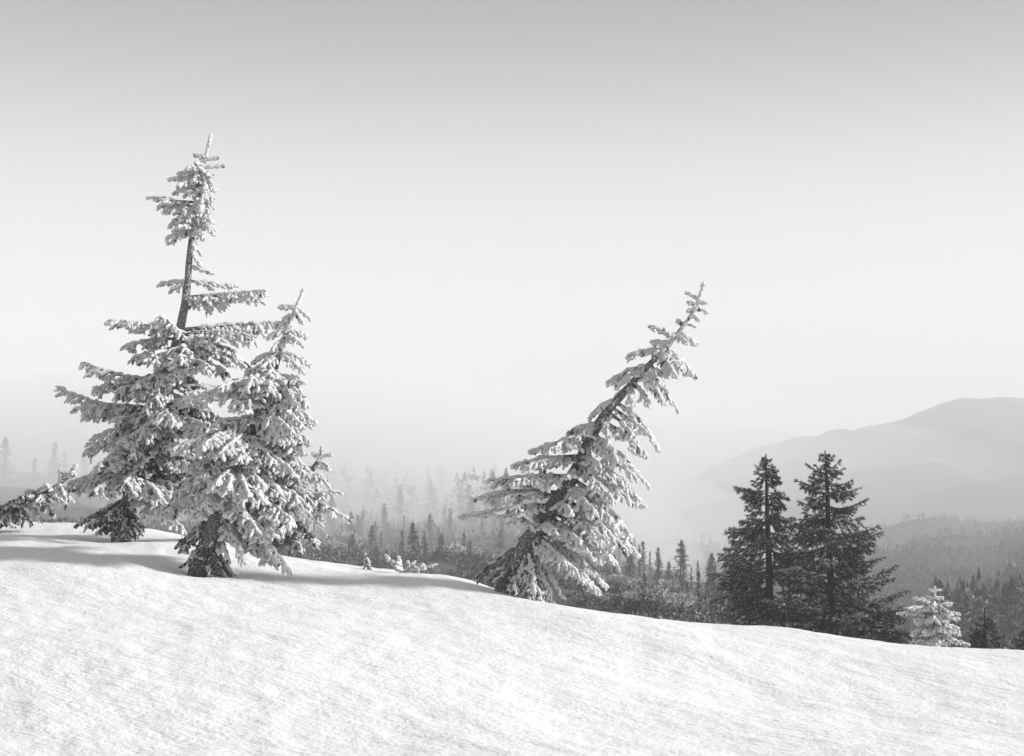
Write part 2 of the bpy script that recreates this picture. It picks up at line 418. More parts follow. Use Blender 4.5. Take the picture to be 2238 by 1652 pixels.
RMAT = None
def frosted_tree(label, cat, trunk, branches, fills, seed, group=None, name='frosted_fir', rime_top=None, twigs=(), wmul=1.0):
    rg = np.random.default_rng(seed)
    mats = [M['rime'], M['needles'], M['bark']]
    T = trunk_curve(trunk)
    base = T[0, :3].copy()
    root = tag(empty(name, base), label, cat, group)
    TE = np.vstack([T[0] + (T[0] - T[1]) / np.linalg.norm((T[0] - T[1])[:3]) * .35, T]); TE[0, 3] = T[0, 3]
    G = Geo(); tube(G, TE[:, :3], TE[:, 3], 12, .08, 0, rg=rg); G.obj('trunk', [M['bark']], root, origin=base)
    if rime_top:
        sel = T[(HR - T[:, 2] / T[:, 1] * F) < rime_top]
        G = Geo(); d = np.diff(sel[:, :3], axis=0)
        fingers(G, sel[:-1, :3], d, np.linalg.norm(d, axis=1) * 1.3, np.maximum(sel[:-1, 3] * 1.25, .023), 0, 0., rg, n=5, lumps=5)
        G.obj('rimed_leader', mats, root, origin=base)
    for br in branches:
        row, tx, ty = br[:3]; o = dict(br[3]) if len(br) > 3 else {}
        a = on_trunk(T, row)
        dy = o.pop('dy', None)
        b0 = P(tx, ty, a[1]); L = np.linalg.norm(b0 - a)
        if dy is None: dy = rg.uniform(-.35, .35) * L
        b = P(tx, ty, a[1] + dy)
        w = o.pop('w', min(.36, .10 + .22 * L)) * wmul
        Gb = rime_branch(a, b, w, rg, **o)
        Gb.obj('branch', mats, root, origin=base)
    for (r0, r1, cnt, l0, l1, kw) in fills:
        for i in range(cnt):
            f = (i + rg.uniform(.2, .8)) / cnt; row = r0 + (r1 - r0) * f; L = (l0 + (l1 - l0) * f) * rg.uniform(.75, 1.15)
            a = on_trunk(T, row); kk = dict(kw); azr = kk.pop('az', (-180, 180)); azi = R(rg.uniform(*azr)); rise = kk.pop('rise', -.15)
            b = a + L * np.array([math.sin(azi), -math.cos(azi), rise + rg.uniform(-.15, .15)])
            w = kk.pop('w', min(.34, .10 + .22 * L))
            rime_branch(a, b, w, rg, **kk).obj('branch', mats, root, origin=base)
    for (p0, p1, w, kw) in twigs:     # free limbs given by both ends
        rime_branch(P(*p0), P(*p1), w, rg, **kw).obj('branch', mats, root, origin=base)
    return root

LOW = dict(bare=.45, hang=.9)
def build_main_trees():
    # tall fir, left
    D = 18.0
    frosted_tree('tallest frosted fir with a bare upper trunk and a narrow rimed top', 'tree',
      [(262,1185,D,.115),(272,1120,D,.11),(300,1060,D,.11),(318,1000,D,.105),(338,935,D,.098),(356,860,D,.085),(376,790,D,.07),(392,728,D,.062),
       (404,670,D,.05),(410,620,D,.046),(414,560,D,.038),(420,500,D,.03),(430,430,D,.024),(441,380,D,.018),(450,342,D,.012),(461,297,D,.010)],
      [ (345,422,339,dict(w=.04,dy=0,arch=-.05)),(349,481,346,dict(w=.04,dy=0,arch=.02)),(366,492,363,dict(w=.05,dy=0,arch=0)),
        (362,425,358,dict(w=.06,dy=-.1)),(370,408,368,dict(w=.08,dy=-.15)),(378,387,381,dict(w=.08)),(385,468,384,dict(w=.09)),
        (392,367,393,dict(w=.10)),(395,473,418,dict(w=.09)),(400,385,408,dict(w=.12,dy=-.3)),(408,377,424,dict(w=.10)),(418,462,445,dict(w=.10)),
        (432,440,470,dict(w=.12,dy=-.35)),(442,322,432,dict(w=.12,arch=-.06,hang=.5)),(452,344,452,dict(w=.12,hang=.9)),(458,466,486,dict(w=.10,arch=.18)),(455,400,470,dict(w=.14,dy=-.3)),
        (468,374,487,dict(w=.14)),(478,467,511,dict(w=.11,arch=.18)),(488,446,528,dict(w=.10)),(495,382,527,dict(w=.09,arch=.2)),(505,425,548,dict(w=.10,dy=-.2)),
        (528,441,560,dict(w=.07)),(545,440,585,dict(w=.06,arch=.1)),(582,468,599,dict(w=.025,arch=-.05)),
        (617,345,623,dict(w=.12,dy=.1,arch=.1)),(625,372,636,dict(w=.13,hang=.8)),(614,520,626,dict(w=.13,dy=.3,arch=.08)),(650,581,637,dict(w=.20,dy=-.2,arch=-.02,hang=.9)),(655,490,668,dict(w=.17,hang=.9)),
        (722,234,702,dict(w=.22,arch=.02)),(735,300,705,dict(w=.2,dy=-.4,arch=.2)),(738,350,692,dict(w=.24,dy=-.75,arch=.15,hang=.8)),(742,268,760,dict(w=.2)),(760,286,786,dict(w=.24)),(770,330,780,dict(w=.24,dy=-.6)),
        (722,619,706,dict(w=.2,dy=.2,arch=.03,hang=1.)),(735,560,738,dict(w=.26,dy=-.3,hang=.9)),(748,520,770,dict(w=.24,dy=.2)),(770,550,800,dict(w=.26,bare=.15)),(780,500,815,dict(w=.25,dy=.4,bare=.2)),
        (833,177,794,dict(w=.24,arch=-.12,hang=.75)),(846,206,850,dict(w=.22,hang=.7,dy=-.2)),(858,260,850,dict(w=.24,dy=-.5)),
        (820,454,800,dict(w=.26,dy=-.9,arch=.2,hang=.7)),(800,400,790,dict(w=.25,dy=-.8,arch=.2)),(850,540,860,dict(w=.26,bare=.2,dy=.4)),
        (888,124,846,dict(w=.26,arch=-.14,hang=.7)),(900,160,895,dict(w=.24,hang=.7)),(910,185,912,dict(w=.22,dy=.3)),(915,250,915,dict(w=.25,dy=-.5)),
        (900,455,890,dict(w=.26,dy=-.9,arch=.18)),(915,462,935,dict(w=.28,dy=-1.0,arch=.14)),(905,380,925,dict(w=.26,dy=-1.,arch=.2)),(930,540,940,dict(w=.28,bare=.25,dy=.3)),
        (925,198,960,dict(w=.24,hang=.8)),(940,186,986,dict(w=.24,hang=.8,dy=.3)),(950,240,995,dict(w=.26,dy=-.5)),(960,285,1000,dict(w=.22,dy=-.6)),
        (995,440,1030,dict(w=.26,dy=-.3,arch=.15)),(985,500,990,dict(w=.28,bare=.25,dy=.5)),
        (1015,150,1056,dict(w=.24,arch=.06,hang=.7)),(1035,190,1062,dict(w=.22,dy=-.4)),(1050,240,1065,dict(w=.24,dy=-.7)),
        (1045,420,1085,dict(w=.28,dy=-.5)),(1060,350,1090,dict(w=.28,dy=-.9,arch=.2)),(1070,407,1165,dict(w=.22,arch=.1,dy=-.2)),(1080,380,1128,dict(w=.26,dy=-.6)),(1060,470,1120,dict(w=.28,bare=.2,dy=.3)),
        (1085,163,1150,dict(w=.12,dy=.1,bare=.6,arch=.1)),(1100,185,1153,dict(w=.14,dy=-.2,bare=.65,arch=.05)),(1110,215,1162,dict(w=.14,dy=-.3,bare=.6)),(1115,250,1168,dict(w=.14,dy=-.5,bare=.6)),
        (1120,300,1172,dict(w=.16,dy=-.4,bare=.6,hang=.8)),(1125,270,1172,dict(w=.16,dy=-.6,bare=.6,hang=.8)),(1110,310,1150,dict(w=.15,dy=.1,bare=.6)),(1095,230,1130,dict(w=.14,dy=-.5,bare=.6)) ],
      [ (755,1070,16,.65,.95,dict(az=(-50,60),bare=.08)), (790,1060,11,.7,1.,dict(az=(110,250),bare=.3)), (850,1060,8,.8,1.2,dict(az=(60,130),bare=.25)),
        (355,520,26,.12,.34,dict(az=(-110,110),w=.12)) ], 11, rime_top=520)
    # front fir
    D = 16.0
    frosted_tree('heavily rimed fir leaning right, close in front of the tallest fir', 'tree',
      [(428,1262,D,.11),(446,1213,D,.105),(466,1155,D,.10),(489,1108,D,.085),(516,1039,D,.075),(543,980,D,.068),(562,918,D,.06),(578,864,D,.05),(594,825,D,.042),
       (613,763,D,.032),(629,717,D,.024),(645,676,D,.014),(663,635,D,.011)],
      [ (675,609,674,dict(w=.06,dy=0,arch=.18)),(675,680,701,dict(w=.06,dy=.05,arch=.2)),(680,662,710,dict(w=.05,dy=-.15,arch=.15)),(690,618,700,dict(w=.07)),(700,600,716,dict(w=.08,dy=.1)),
        (720,583,740,dict(w=.10,arch=.15)),(722,674,738,dict(w=.10,arch=.2)),(735,657,752,dict(w=.12,dy=-.2)),(745,595,765,dict(w=.11,dy=-.2)),
        (768,680,798,dict(w=.14,arch=.12)),(775,660,812,dict(w=.14,dy=-.2)),(770,555,790,dict(w=.15,arch=.15)),(785,570,805,dict(w=.15,dy=-.35)),(795,535,815,dict(w=.15)),
        (815,662,862,dict(w=.13,arch=.12,dy=.2)),(825,640,868,dict(w=.14,dy=-.2)),(830,560,850,dict(w=.16,dy=-.3)),
        (848,411,862,dict(w=.22,dy=-.5,arch=.12,hang=.8)),(842,480,850,dict(w=.2,dy=-.6,arch=.2)),(840,540,850,dict(w=.2,dy=-.7,arch=.25)),(845,590,858,dict(w=.17,dy=-.6,arch=.3)),
        (862,675,910,dict(w=.18,arch=.1)),(878,660,930,dict(w=.18,dy=-.35)),(890,640,945,dict(w=.2,dy=-.5,hang=.9)),
        (905,681,968,dict(w=.18,arch=.12)),(918,640,965,dict(w=.2,dy=-.3,hang=1.)),(925,615,962,dict(w=.18,dy=-.5,hang=1.)),
        (935,376,985,dict(w=.22,dy=-.4,arch=.12,hang=.8)),(945,440,975,dict(w=.24,dy=-.6,arch=.15)),(950,480,995,dict(w=.24,dy=-.8,arch=.15)),(960,520,1010,dict(w=.2,dy=-.7,arch=.2)),
        (950,667,1019,dict(w=.22,arch=.1)),(965,690,1040,dict(w=.22,arch=.08,dy=.1)),(975,640,1035,dict(w=.24,dy=-.5)),(990,679,1066,dict(w=.24,dy=-.2)),
        (1000,405,1022,dict(w=.22,dy=-.4)),(1010,430,1050,dict(w=.24,dy=-.5)),(1020,470,1060,dict(w=.24,dy=-.8)),(1025,395,1075,dict(w=.2,dy=-.2)),
        (1010,610,1075,dict(w=.26,dy=-.6)),(1020,650,1095,dict(w=.26,dy=-.3)),(1030,570,1090,dict(w=.26,dy=-.9)),
        (1040,702,1153,dict(w=.22,dy=-.1,arch=.08)),(1045,712,1166,dict(w=.2,dy=-.3,arch=.1)),(1060,640,1140,dict(w=.26,dy=-.6)),(1062,680,1125,dict(w=.24,dy=.2)),
        (1045,545,1090,dict(w=.26,dy=-1.,arch=.25,hang=.8)),(1035,500,1075,dict(w=.25,dy=-.9,arch=.2)),(1045,380,1118,dict(w=.22,dy=-.2,arch=.15)),(1060,420,1130,dict(w=.22,dy=-.5)),(1055,450,1100,dict(w=.22,dy=-.7)),
        (1085,600,1170,dict(w=.26,dy=-.5)),(1095,560,1160,dict(w=.24,dy=-.7)),(1105,636,1256,dict(w=.17,dy=-.4,arch=.12,hang=.8)),(1115,600,1235,dict(w=.2,dy=-.2,arch=.12)),(1120,535,1232,dict(w=.16,dy=-.4)),(1130,570,1215,dict(w=.18,dy=-.1)),
        (1110,400,1185,dict(w=.13,bare=.2,dy=.1)),(1125,384,1196,dict(w=.12,bare=.45,dy=.1)),(1150,392,1204,dict(w=.12,bare=.6)),(1165,415,1222,dict(w=.10,bare=.6,dy=-.1)),(1205,500,1275,dict(w=.11,bare=.6,dy=-.3)),(1200,408,1232,dict(w=.11,bare=.6,dy=-.2)),(1215,480,1272,dict(w=.1,bare=.5,dy=-.4)),
        (1140,500,1230,dict(w=.12,bare=.3,dy=-.3,hang=.9)),(1160,480,1255,dict(w=.10,bare=.5,dy=-.3)),(1175,500,1262,dict(w=.10,bare=.6,dy=-.2)),(1190,524,1276,dict(w=.09,bare=.7,dy=-.2,arch=.1)),(1195,470,1262,dict(w=.07,bare=.7)),(1180,510,1268,dict(w=.09,bare=.65,dy=-.1)),(1170,430,1235,dict(w=.08,bare=.6)) ],
      [ (800,1080,18,.35,.75,dict(az=(-70,70),bare=.03)), (850,1100,14,.5,.9,dict(az=(20,110),bare=.06)), (850,1100,10,.5,.9,dict(az=(110,250),bare=.25)),(900,1100,8,.45,.7,dict(az=(-110,-40),bare=.08)) ], 12, rime_top=770)
    # small fir right behind the front one
    D = 18.3
    frosted_tree('short rimed fir with its pale tip showing to the right behind the front fir', 'tree',
      [(600,1206,D,.08),(628,1150,D,.06),(655,1090,D,.05),(680,1030,D,.035),(700,1000,D,.02),(704,977,D,.014)],
      [ (998,726,994,dict(w=.05,dy=0,arch=0)),(1002,682,993,dict(w=.06)),(1008,718,1018,dict(w=.07,arch=-.1)),(1020,724,1030,dict(w=.07)),(1025,665,1030,dict(w=.1)),(1035,712,1048,dict(w=.10)),
        (1065,747,1076,dict(w=.12,arch=-.1)),(1080,720,1085,dict(w=.14)),(1085,768,1139,dict(w=.14,arch=.05,dy=0)),(1095,730,1125,dict(w=.16,dy=-.3)),(1100,700,1130,dict(w=.18)),
        (1130,700,1192,dict(w=.15,bare=.4)),(1140,690,1180,dict(w=.16,bare=.35,dy=-.3)),(1150,660,1200,dict(w=.14,bare=.5)),(1165,600,1200,dict(w=.12,bare=.6)),(1160,640,1195,dict(w=.13,bare=.6)),(1140,585,1180,dict(w=.16,bare=.6,dy=.1)) ],
      [ (1040,1160,9,.35,.6,dict(az=(-60,90))), ], 13, rime_top=1010)
    # leaning fir
    D = 15.8
    frosted_tree('lone rimed fir leaning steeply to the right on the snow crest', 'tree',
      [(1102,1300,D,.12),(1112,1262,D,.11),(1129,1225,D,.105),(1157,1178,D,.10),(1195,1125,D,.085),(1229,1078,D,.076),(1262,1025,D,.068),(1291,954,D,.058),(1324,902,D,.05),(1362,859,D,.044),
       (1400,816,D,.036),(1448,768,D,.026),(1495,711,D,.018),(1519,678,D,.013),(1538,621,D,.010)],
      [ (655,1498,640,dict(w=.025,dy=0,arch=0,rad=.018)),(662,1545,664,dict(w=.03,dy=0,arch=.05,rad=.02)),(668,1502,662,dict(w=.03,rad=.02)),(680,1502,680,dict(w=.04,rad=.02)),(675,1548,685,dict(w=.04,rad=.022)),(688,1529,703,dict(w=.05,dy=-.1,rad=.022)),(708,1520,716,dict(w=.01,rad=.012)),(712,1480,700,dict(w=.05)),
        (735,1417,714,dict(w=.06,dy=0,arch=.02)),(738,1450,722,dict(w=.07,dy=-.2)),(750,1421,749,dict(w=.07)),(726,1526,754,dict(w=.09,arch=.06,dy=0)),(735,1500,750,dict(w=.08,dy=-.2)),
        (764,1400,772,dict(w=.12,arch=.15)),(770,1369,780,dict(w=.13,arch=.25,dy=-.1)),(764,1519,822,dict(w=.13,arch=.2,dy=0)),(770,1490,810,dict(w=.14,dy=-.3)),(775,1475,820,dict(w=.14,dy=-.4,arch=.15)),
        (802,1324,838,dict(w=.12,arch=.28,dy=0,hang=1.)),(810,1345,850,dict(w=.11,arch=.2,dy=-.2)),(795,1440,840,dict(w=.15,dy=-.5)),(806,1481,897,dict(w=.12,arch=.2,dy=0)),(815,1450,880,dict(w=.13,dy=-.2)),
        (835,1421,890,dict(w=.12,dy=-.1,arch=.2)),(845,1381,902,dict(w=.12,dy=-.3,arch=.2)),(850,1345,868,dict(w=.08)),
        (873,1286,918,dict(w=.11,arch=.3,dy=0,hang=.9)),(880,1441,987,dict(w=.13,arch=.18,dy=0)),(890,1415,950,dict(w=.13,dy=-.3)),(900,1390,960,dict(w=.14,dy=-.4)),(905,1330,975,dict(w=.1,dy=-.4,arch=.2)),
        (920,1414,1002,dict(w=.14,dy=-.3,arch=.15)),(926,1238,950,dict(w=.12,arch=.18,dy=.1)),(935,1260,960,dict(w=.13,dy=-.3)),(945,1350,1010,dict(w=.14,dy=-.5)),
        (955,1155,988,dict(w=.15,arch=.12,dy=0)),(965,1200,985,dict(w=.16,dy=-.4,arch=.15)),(960,1419,1066,dict(w=.14,arch=.12,dy=0)),(970,1395,1050,dict(w=.15,dy=-.3)),(975,1295,1050,dict(w=.1,dy=-.3,hang=1)),
        (997,1119,1020,dict(w=.15,arch=.12,dy=0)),(1005,1150,1020,dict(w=.16,dy=-.4)),(1000,1412,1110,dict(w=.15,arch=.12,dy=0)),(1010,1385,1105,dict(w=.17,dy=-.3)),(1015,1340,1095,dict(w=.17,dy=-.5)),
        (1040,1067,1051,dict(w=.17,arch=.08,dy=0)),(1045,1120,1055,dict(w=.18,dy=-.4)),(1045,1383,1177,dict(w=.16,arch=.12,dy=0)),(1055,1345,1150,dict(w=.18,dy=-.4)),(1060,1300,1120,dict(w=.17,dy=-.6)),
        (1078,1034,1092,dict(w=.16,arch=.1,dy=0)),(1085,1100,1092,dict(w=.16,dy=-.4)),(1087,1398,1216,dict(w=.16,arch=.12,dy=0)),(1095,1370,1205,dict(w=.18,dy=-.3)),(1100,1320,1180,dict(w=.18,dy=-.5)),
        (1102,1003,1130,dict(w=.13,arch=.05,dy=-.2)),(1108,1080,1125,dict(w=.15,dy=-.4)),(1116,1352,1240,dict(w=.17,arch=.12,dy=-.1)),(1125,1320,1225,dict(w=.18,dy=-.3)),(1130,1280,1200,dict(w=.18,dy=-.5)),
        (1140,1150,1145,dict(w=.12,dy=-.3)),(1150,1210,1160,dict(w=.14,dy=-.5,arch=.2)),(1159,1329,1286,dict(w=.15,arch=.12,dy=-.1)),(1165,1314,1301,dict(w=.15,dy=-.3,arch=.12)),(1170,1290,1275,dict(w=.18,dy=-.3)),(1175,1260,1250,dict(w=.18,dy=-.45)),(1170,1230,1230,dict(w=.16,dy=-.5)),
        (1225,1190,1330,dict(w=.12,arch=.2,dy=-.5,bare=.4)),(1235,1165,1322,dict(w=.12,arch=.2,dy=-.5,bare=.5)),(1240,1125,1305,dict(w=.12,arch=.2,dy=-.5,bare=.5)),(1195,1214,1330,dict(w=.12,arch=.22,dy=-.3,bare=.3)),(1195,1232,1312,dict(w=.13,arch=.2,dy=-.1,bare=.1)),(1200,1157,1320,dict(w=.11,arch=.22,dy=-.5,bare=.5)),(1205,1180,1324,dict(w=.11,arch=.22,dy=-.4,bare=.45)),(1200,1197,1328,dict(w=.11,arch=.25,dy=-.3,bare=.38)),(1215,1140,1300,dict(w=.08,arch=.15,dy=-.4,bare=.6)),(1190,1168,1300,dict(w=.1,arch=.2,dy=-.6,bare=.35)),
        (1160,1036,1270,dict(w=.05,arch=.05,dy=0,bare=.35,dens=.5,rad=.015)),(1185,1042,1273,dict(w=.05,arch=-.04,dy=-.2,bare=.45,dens=.5,rad=.018)),(1215,1075,1276,dict(w=.05,arch=0,dy=-.3,bare=.6,dens=.6,rad=.018)),(1225,1065,1278,dict(w=.05,dy=-.1,bare=.8,rad=.018)) ],
      [ (940,1120,5,.35,.6,dict(az=(-40,50),bare=.04,w=.13)), (960,1150,3,.4,.7,dict(az=(120,240),bare=.25,w=.14)), (1000,1170,4,.45,.75,dict(az=(20,80),bare=.06,w=.15)) ], 14, rime_top=800, wmul=1.15)
    # bush like small fir at the left edge
    D = 19.5
    frosted_tree('low rimed fir bent over the snow at the far left edge, two pale tips up', 'tree',
      [(-60,1150,D,.09),(-20,1128,D,.07),(40,1108,D,.05),(95,1080,D,.035),(130,1058,D,.025),(152,1042,D,.018),(169,1016,D,.012)],
      [], [], 15, twigs=[ ((135,1055,D),(131,1026,D),.04,dict(arch=0,dens=.7,rad=.03,bare=0)), ((150,1045,D),(169,1016,D),.03,dict(arch=0,dens=.7,rad=.03,bare=0)), ((150,1045,D),(140,1034,D),.02,dict(arch=0,dens=.7,rad=.028,bare=0)), ((158,1035,D),(166,1042,D),.02,dict(arch=0,dens=.7,rad=.028,bare=0)),
        ((120,1065,D),(165,1075,D-.3),.12,dict(bare=.2)),((110,1075,D),(160,1095,D),.12,dict(bare=.1)),((95,1080,D),(150,1108,D-.2),.14,dict(bare=.15)),((80,1090,D),(118,1125,D-.2),.14,dict(bare=.2)),
        ((60,1100,D),(88,1138,D-.2),.14,dict(bare=.3)),((40,1105,D),(60,1140,D-.2),.16,dict(bare=.4)),((20,1115,D),(22,1142,D-.3),.16,dict(bare=.5)),((95,1080,D),(60,1072,D+.2),.14,dict(bare=.3)),
        ((70,1095,D),(20,1098,D-.3),.16,dict(bare=.5)),((50,1105,D),(-10,1110,D-.2),.18,dict(bare=.55)),((30,1110,D),(5,1138,D-.4),.18,dict(bare=.6)),((10,1120,D),(-30,1138,D-.2),.18,dict(bare=.6)),
        ((115,1068,D),(100,1060,D-.2),.12,dict(bare=.2)),((85,1085,D),(48,1085,D-.4),.15,dict(bare=.45)),((100,1075,D),(80,1100,D-.5),.15,dict(bare=.4)),((130,1060,D),(140,1085,D-.4),.12,dict(bare=.1)),((-20,1130,D),(30,1125,D-.3),.18,dict(bare=.6)) ])
    # sprigs poking from the snow
    D = 17.8
    tag_r = frosted_tree('thick white rimed sprigs poking up from the snow between the firs', 'sapling',
      [(882,1262,D,.02),(882,1250,D,.016),(886,1246,D,.01)], [], [], 16, name='sapling',
      twigs=[ ((880,1252,D),(843,1213,D),.02,dict(arch=-.12,rad=.026,dens=.5)), ((862,1232,D),(845,1224,D),.01,dict(arch=0,rad=.028,dens=.3)), ((880,1252,D),(871,1217,D),.02,dict(arch=-.05,rad=.025,dens=.6)),
        ((876,1238,D),(867,1229,D-.1),.01,dict(arch=0,rad=.024,dens=.4)),((880,1250,D),(863,1239,D-.1),.02,dict(rad=.025,dens=.5)),((884,1250,D),(908,1228,D),.02,dict(arch=.1,rad=.021,dens=.4)),((896,1239,D),(890,1227,D),.02,dict(arch=0,rad=.022,dens=.4)),
        ((884,1250,D),(956,1236,D),.035,dict(arch=.14,rad=.019,dens=.35)),((912,1240,D),(931,1246,D-.1),.02,dict(arch=.1,rad=.024,dens=.5)),((905,1241,D),(915,1248,D-.1),.02,dict(rad=.024,dens=.5)),((915,1238,D),(928,1236,D),.02,dict(rad=.026,dens=.5)) ])
    D = 17.9
    frosted_tree('tiny dark drooping sapling half buried, left of the white sprigs', 'sapling',
      [(806,1256,D,.016),(804,1240,D,.012),(801,1222,D,.01),(798,1212,D,.008)], [], [], 17, name='sapling',
      twigs=[ ((801,1222,D),(790,1236,D),.02,dict(bare=.4,rad=.014)),((801,1220,D),(809,1234,D),.02,dict(bare=.3,rad=.015)),((803,1232,D),(812,1247,D),.02,dict(bare=.3,rad=.014)),((799,1214,D),(798,1210,D),.01,dict(bare=.2,rad=.015)),((803,1235,D),(792,1246,D),.02,dict(bare=.5,rad=.012)) ])

# ------------------------------------------------------------------ needled conifers
def blades(G, c, d, ln, wd, mat, rg):
    """thin triangles: base at c, pointing d"""
    k = len(c)
    if k == 0: return
    d = norm(d); s = norm(np.cross(d, norm(rg.normal(0, 1, (k, 3)))))
    V = np.stack([c - s * wd[:, None] / 2, c + s * wd[:, None] / 2, c + d * ln[:, None]], 1)
    G.add(V, np.arange(3 * k).reshape(-1, 3), mat)

def needled_branch(G, a, b, width, rg, upturn=.15, hang=.45, dust=.35, nl=.055, lat_sp=.07, pt_sp=.024, per=4):
    L = np.linalg.norm(b - a); up = np.array([0, 0, 1.])
    ctrl = (a + b) / 2 - up * upturn * L + rg.normal(0, .03, 3) * L
    n = max(4, int(L / .12)); ax = bez(a, ctrl, b, n); tt = np.linspace(0, 1, n)
    tube(G, ax, np.interp(tt, [0, 1], [.008 + L * .012, .006]), 4, 0, 2, rg=rg)
    tg = norm(np.gradient(ax, axis=0))
    lines = [(ax[int(n * .35)], ax[-1], None)]
    segs = []
    m = max(2, int(L / lat_sp))
    for i in range(m):
        t0 = .08 + .92 * (i + rg.random()) / m
        p = np.array([np.interp(t0, tt, ax[:, k]) for k in range(3)]); d = norm(np.array([np.interp(t0, tt, tg[:, k]) for k in range(3)]))
        side = norm(np.cross(d, up) + 1e-6)
        prof = np.interp(t0, [0, .3, .6, 1], [.5, 1, .8, .3]) * rg.uniform(.55, 1.15)
        for s in (-1, 1):
            dd = norm(side * s * rg.uniform(.4, 1) + d * rg.uniform(.5, 1.1) - up * rg.uniform(-.5, 1.2) * hang * 2)
            l = width * prof
            segs.append((p, p + dd * l - up * hang * l * .5))
            if l > .16:
                for q in range(int(l / .1)):
                    f = rg.uniform(.3, .95); pp = p + dd * l * f - up * hang * l * .5 * f
                    segs.append((pp, pp + norm(dd + rg.normal(0, .6, 3)) * rg.uniform(.06, .12)))
    for i in range(n - 1):
        if i / n > .3: segs.append((ax[i], ax[i + 1]))
    A = np.array([s[0] for s in segs]); B = np.array([s[1] for s in segs]); ll = np.linalg.norm(B - A, axis=1)
    cnt = np.maximum(2, (ll / pt_sp).astype(int)) * per
    idx = np.repeat(np.arange(len(A)), cnt); f = rg.random(len(idx))
    c = A[idx] + (B - A)[idx] * f[:, None]; d0 = norm(B - A)[idx]
    d = norm(d0 * .8 + norm(rg.normal(0, 1, (len(idx), 3))) * .8)
    ups = d[:, 2] > -.1
    mat = np.where(ups & (rg.random(len(idx)) < dust), 1, 0)  # upward blades turn pale: light frost plus sunlit highlight put into the colour
    blades(G, c, d, nl * rg.uniform(.6, 1.3, len(idx)), np.full(len(idx), nl * .36), mat, rg)
    # twig ends
    return G

def conifer(label, trunk, branches, fills, seed, name='fir_tree', dust=.72, group=None, nl=.058, mats=None, per=5, upturn=.15, cat='tree'):
    rg = np.random.default_rng(seed)
    mats = mats or [M['pine_needles'], M['dusted_needles'], M['dark_bark']]
    T = trunk_curve(trunk); base = T[0, :3].copy(); root = tag(empty(name, base), label, cat, group)
    G = Geo(); tube(G, T[:, :3], T[:, 3], 8, .05, 0, rg=rg); G.obj('trunk', [mats[2]], root, origin=base)
    for br in branches:
        row, tx, ty = br[:3]; o = dict(br[3]) if len(br) > 3 else {}
        a = on_trunk(T, row); b0 = P(tx, ty, a[1]); L = np.linalg.norm(b0 - a)
        dy = o.pop('dy', rg.uniform(-.35, .35) * L); w = o.pop('w', .12 + .28 * L) * 1.12; u_ = o.pop('upturn', upturn); ds = o.pop('dust', dust * rg.uniform(.25, 1.7))  # pale share varies per limb to paint light and dark clumps
        Gb = Geo(); needled_branch(Gb, a, P(tx, ty, a[1] + dy), w, rg, upturn=u_, dust=ds, nl=nl, per=per, **o)
        Gb.obj('branch', mats, root, smooth=False, origin=base)
    for (r0, r1, cnt, l0, l1, kw) in fills:
        for i in range(cnt):
            f = (i + rg.uniform(.2, .8)) / cnt; row = r0 + (r1 - r0) * f; L = (l0 + (l1 - l0) * f) * rg.uniform(.7, 1.15)
            a = on_trunk(T, row); kk = dict(kw); azr = kk.pop('az', (-180, 180)); azi = R(rg.uniform(*azr)); rise = kk.pop('rise', .05)
            b = a + L * np.array([math.sin(azi), -math.cos(azi), rise + rg.uniform(-.15, .15)])
            w = kk.pop('w', .10 + .30 * L); ds = kk.pop('dust', dust * rg.uniform(.1, 1.6)); u_ = kk.pop('upturn', upturn)
            Gb = Geo(); needled_branch(Gb, a, b, w, rg, upturn=u_, dust=ds, nl=nl, per=per, **kk)
            Gb.obj('branch', mats, root, smooth=False, origin=base)
    return root

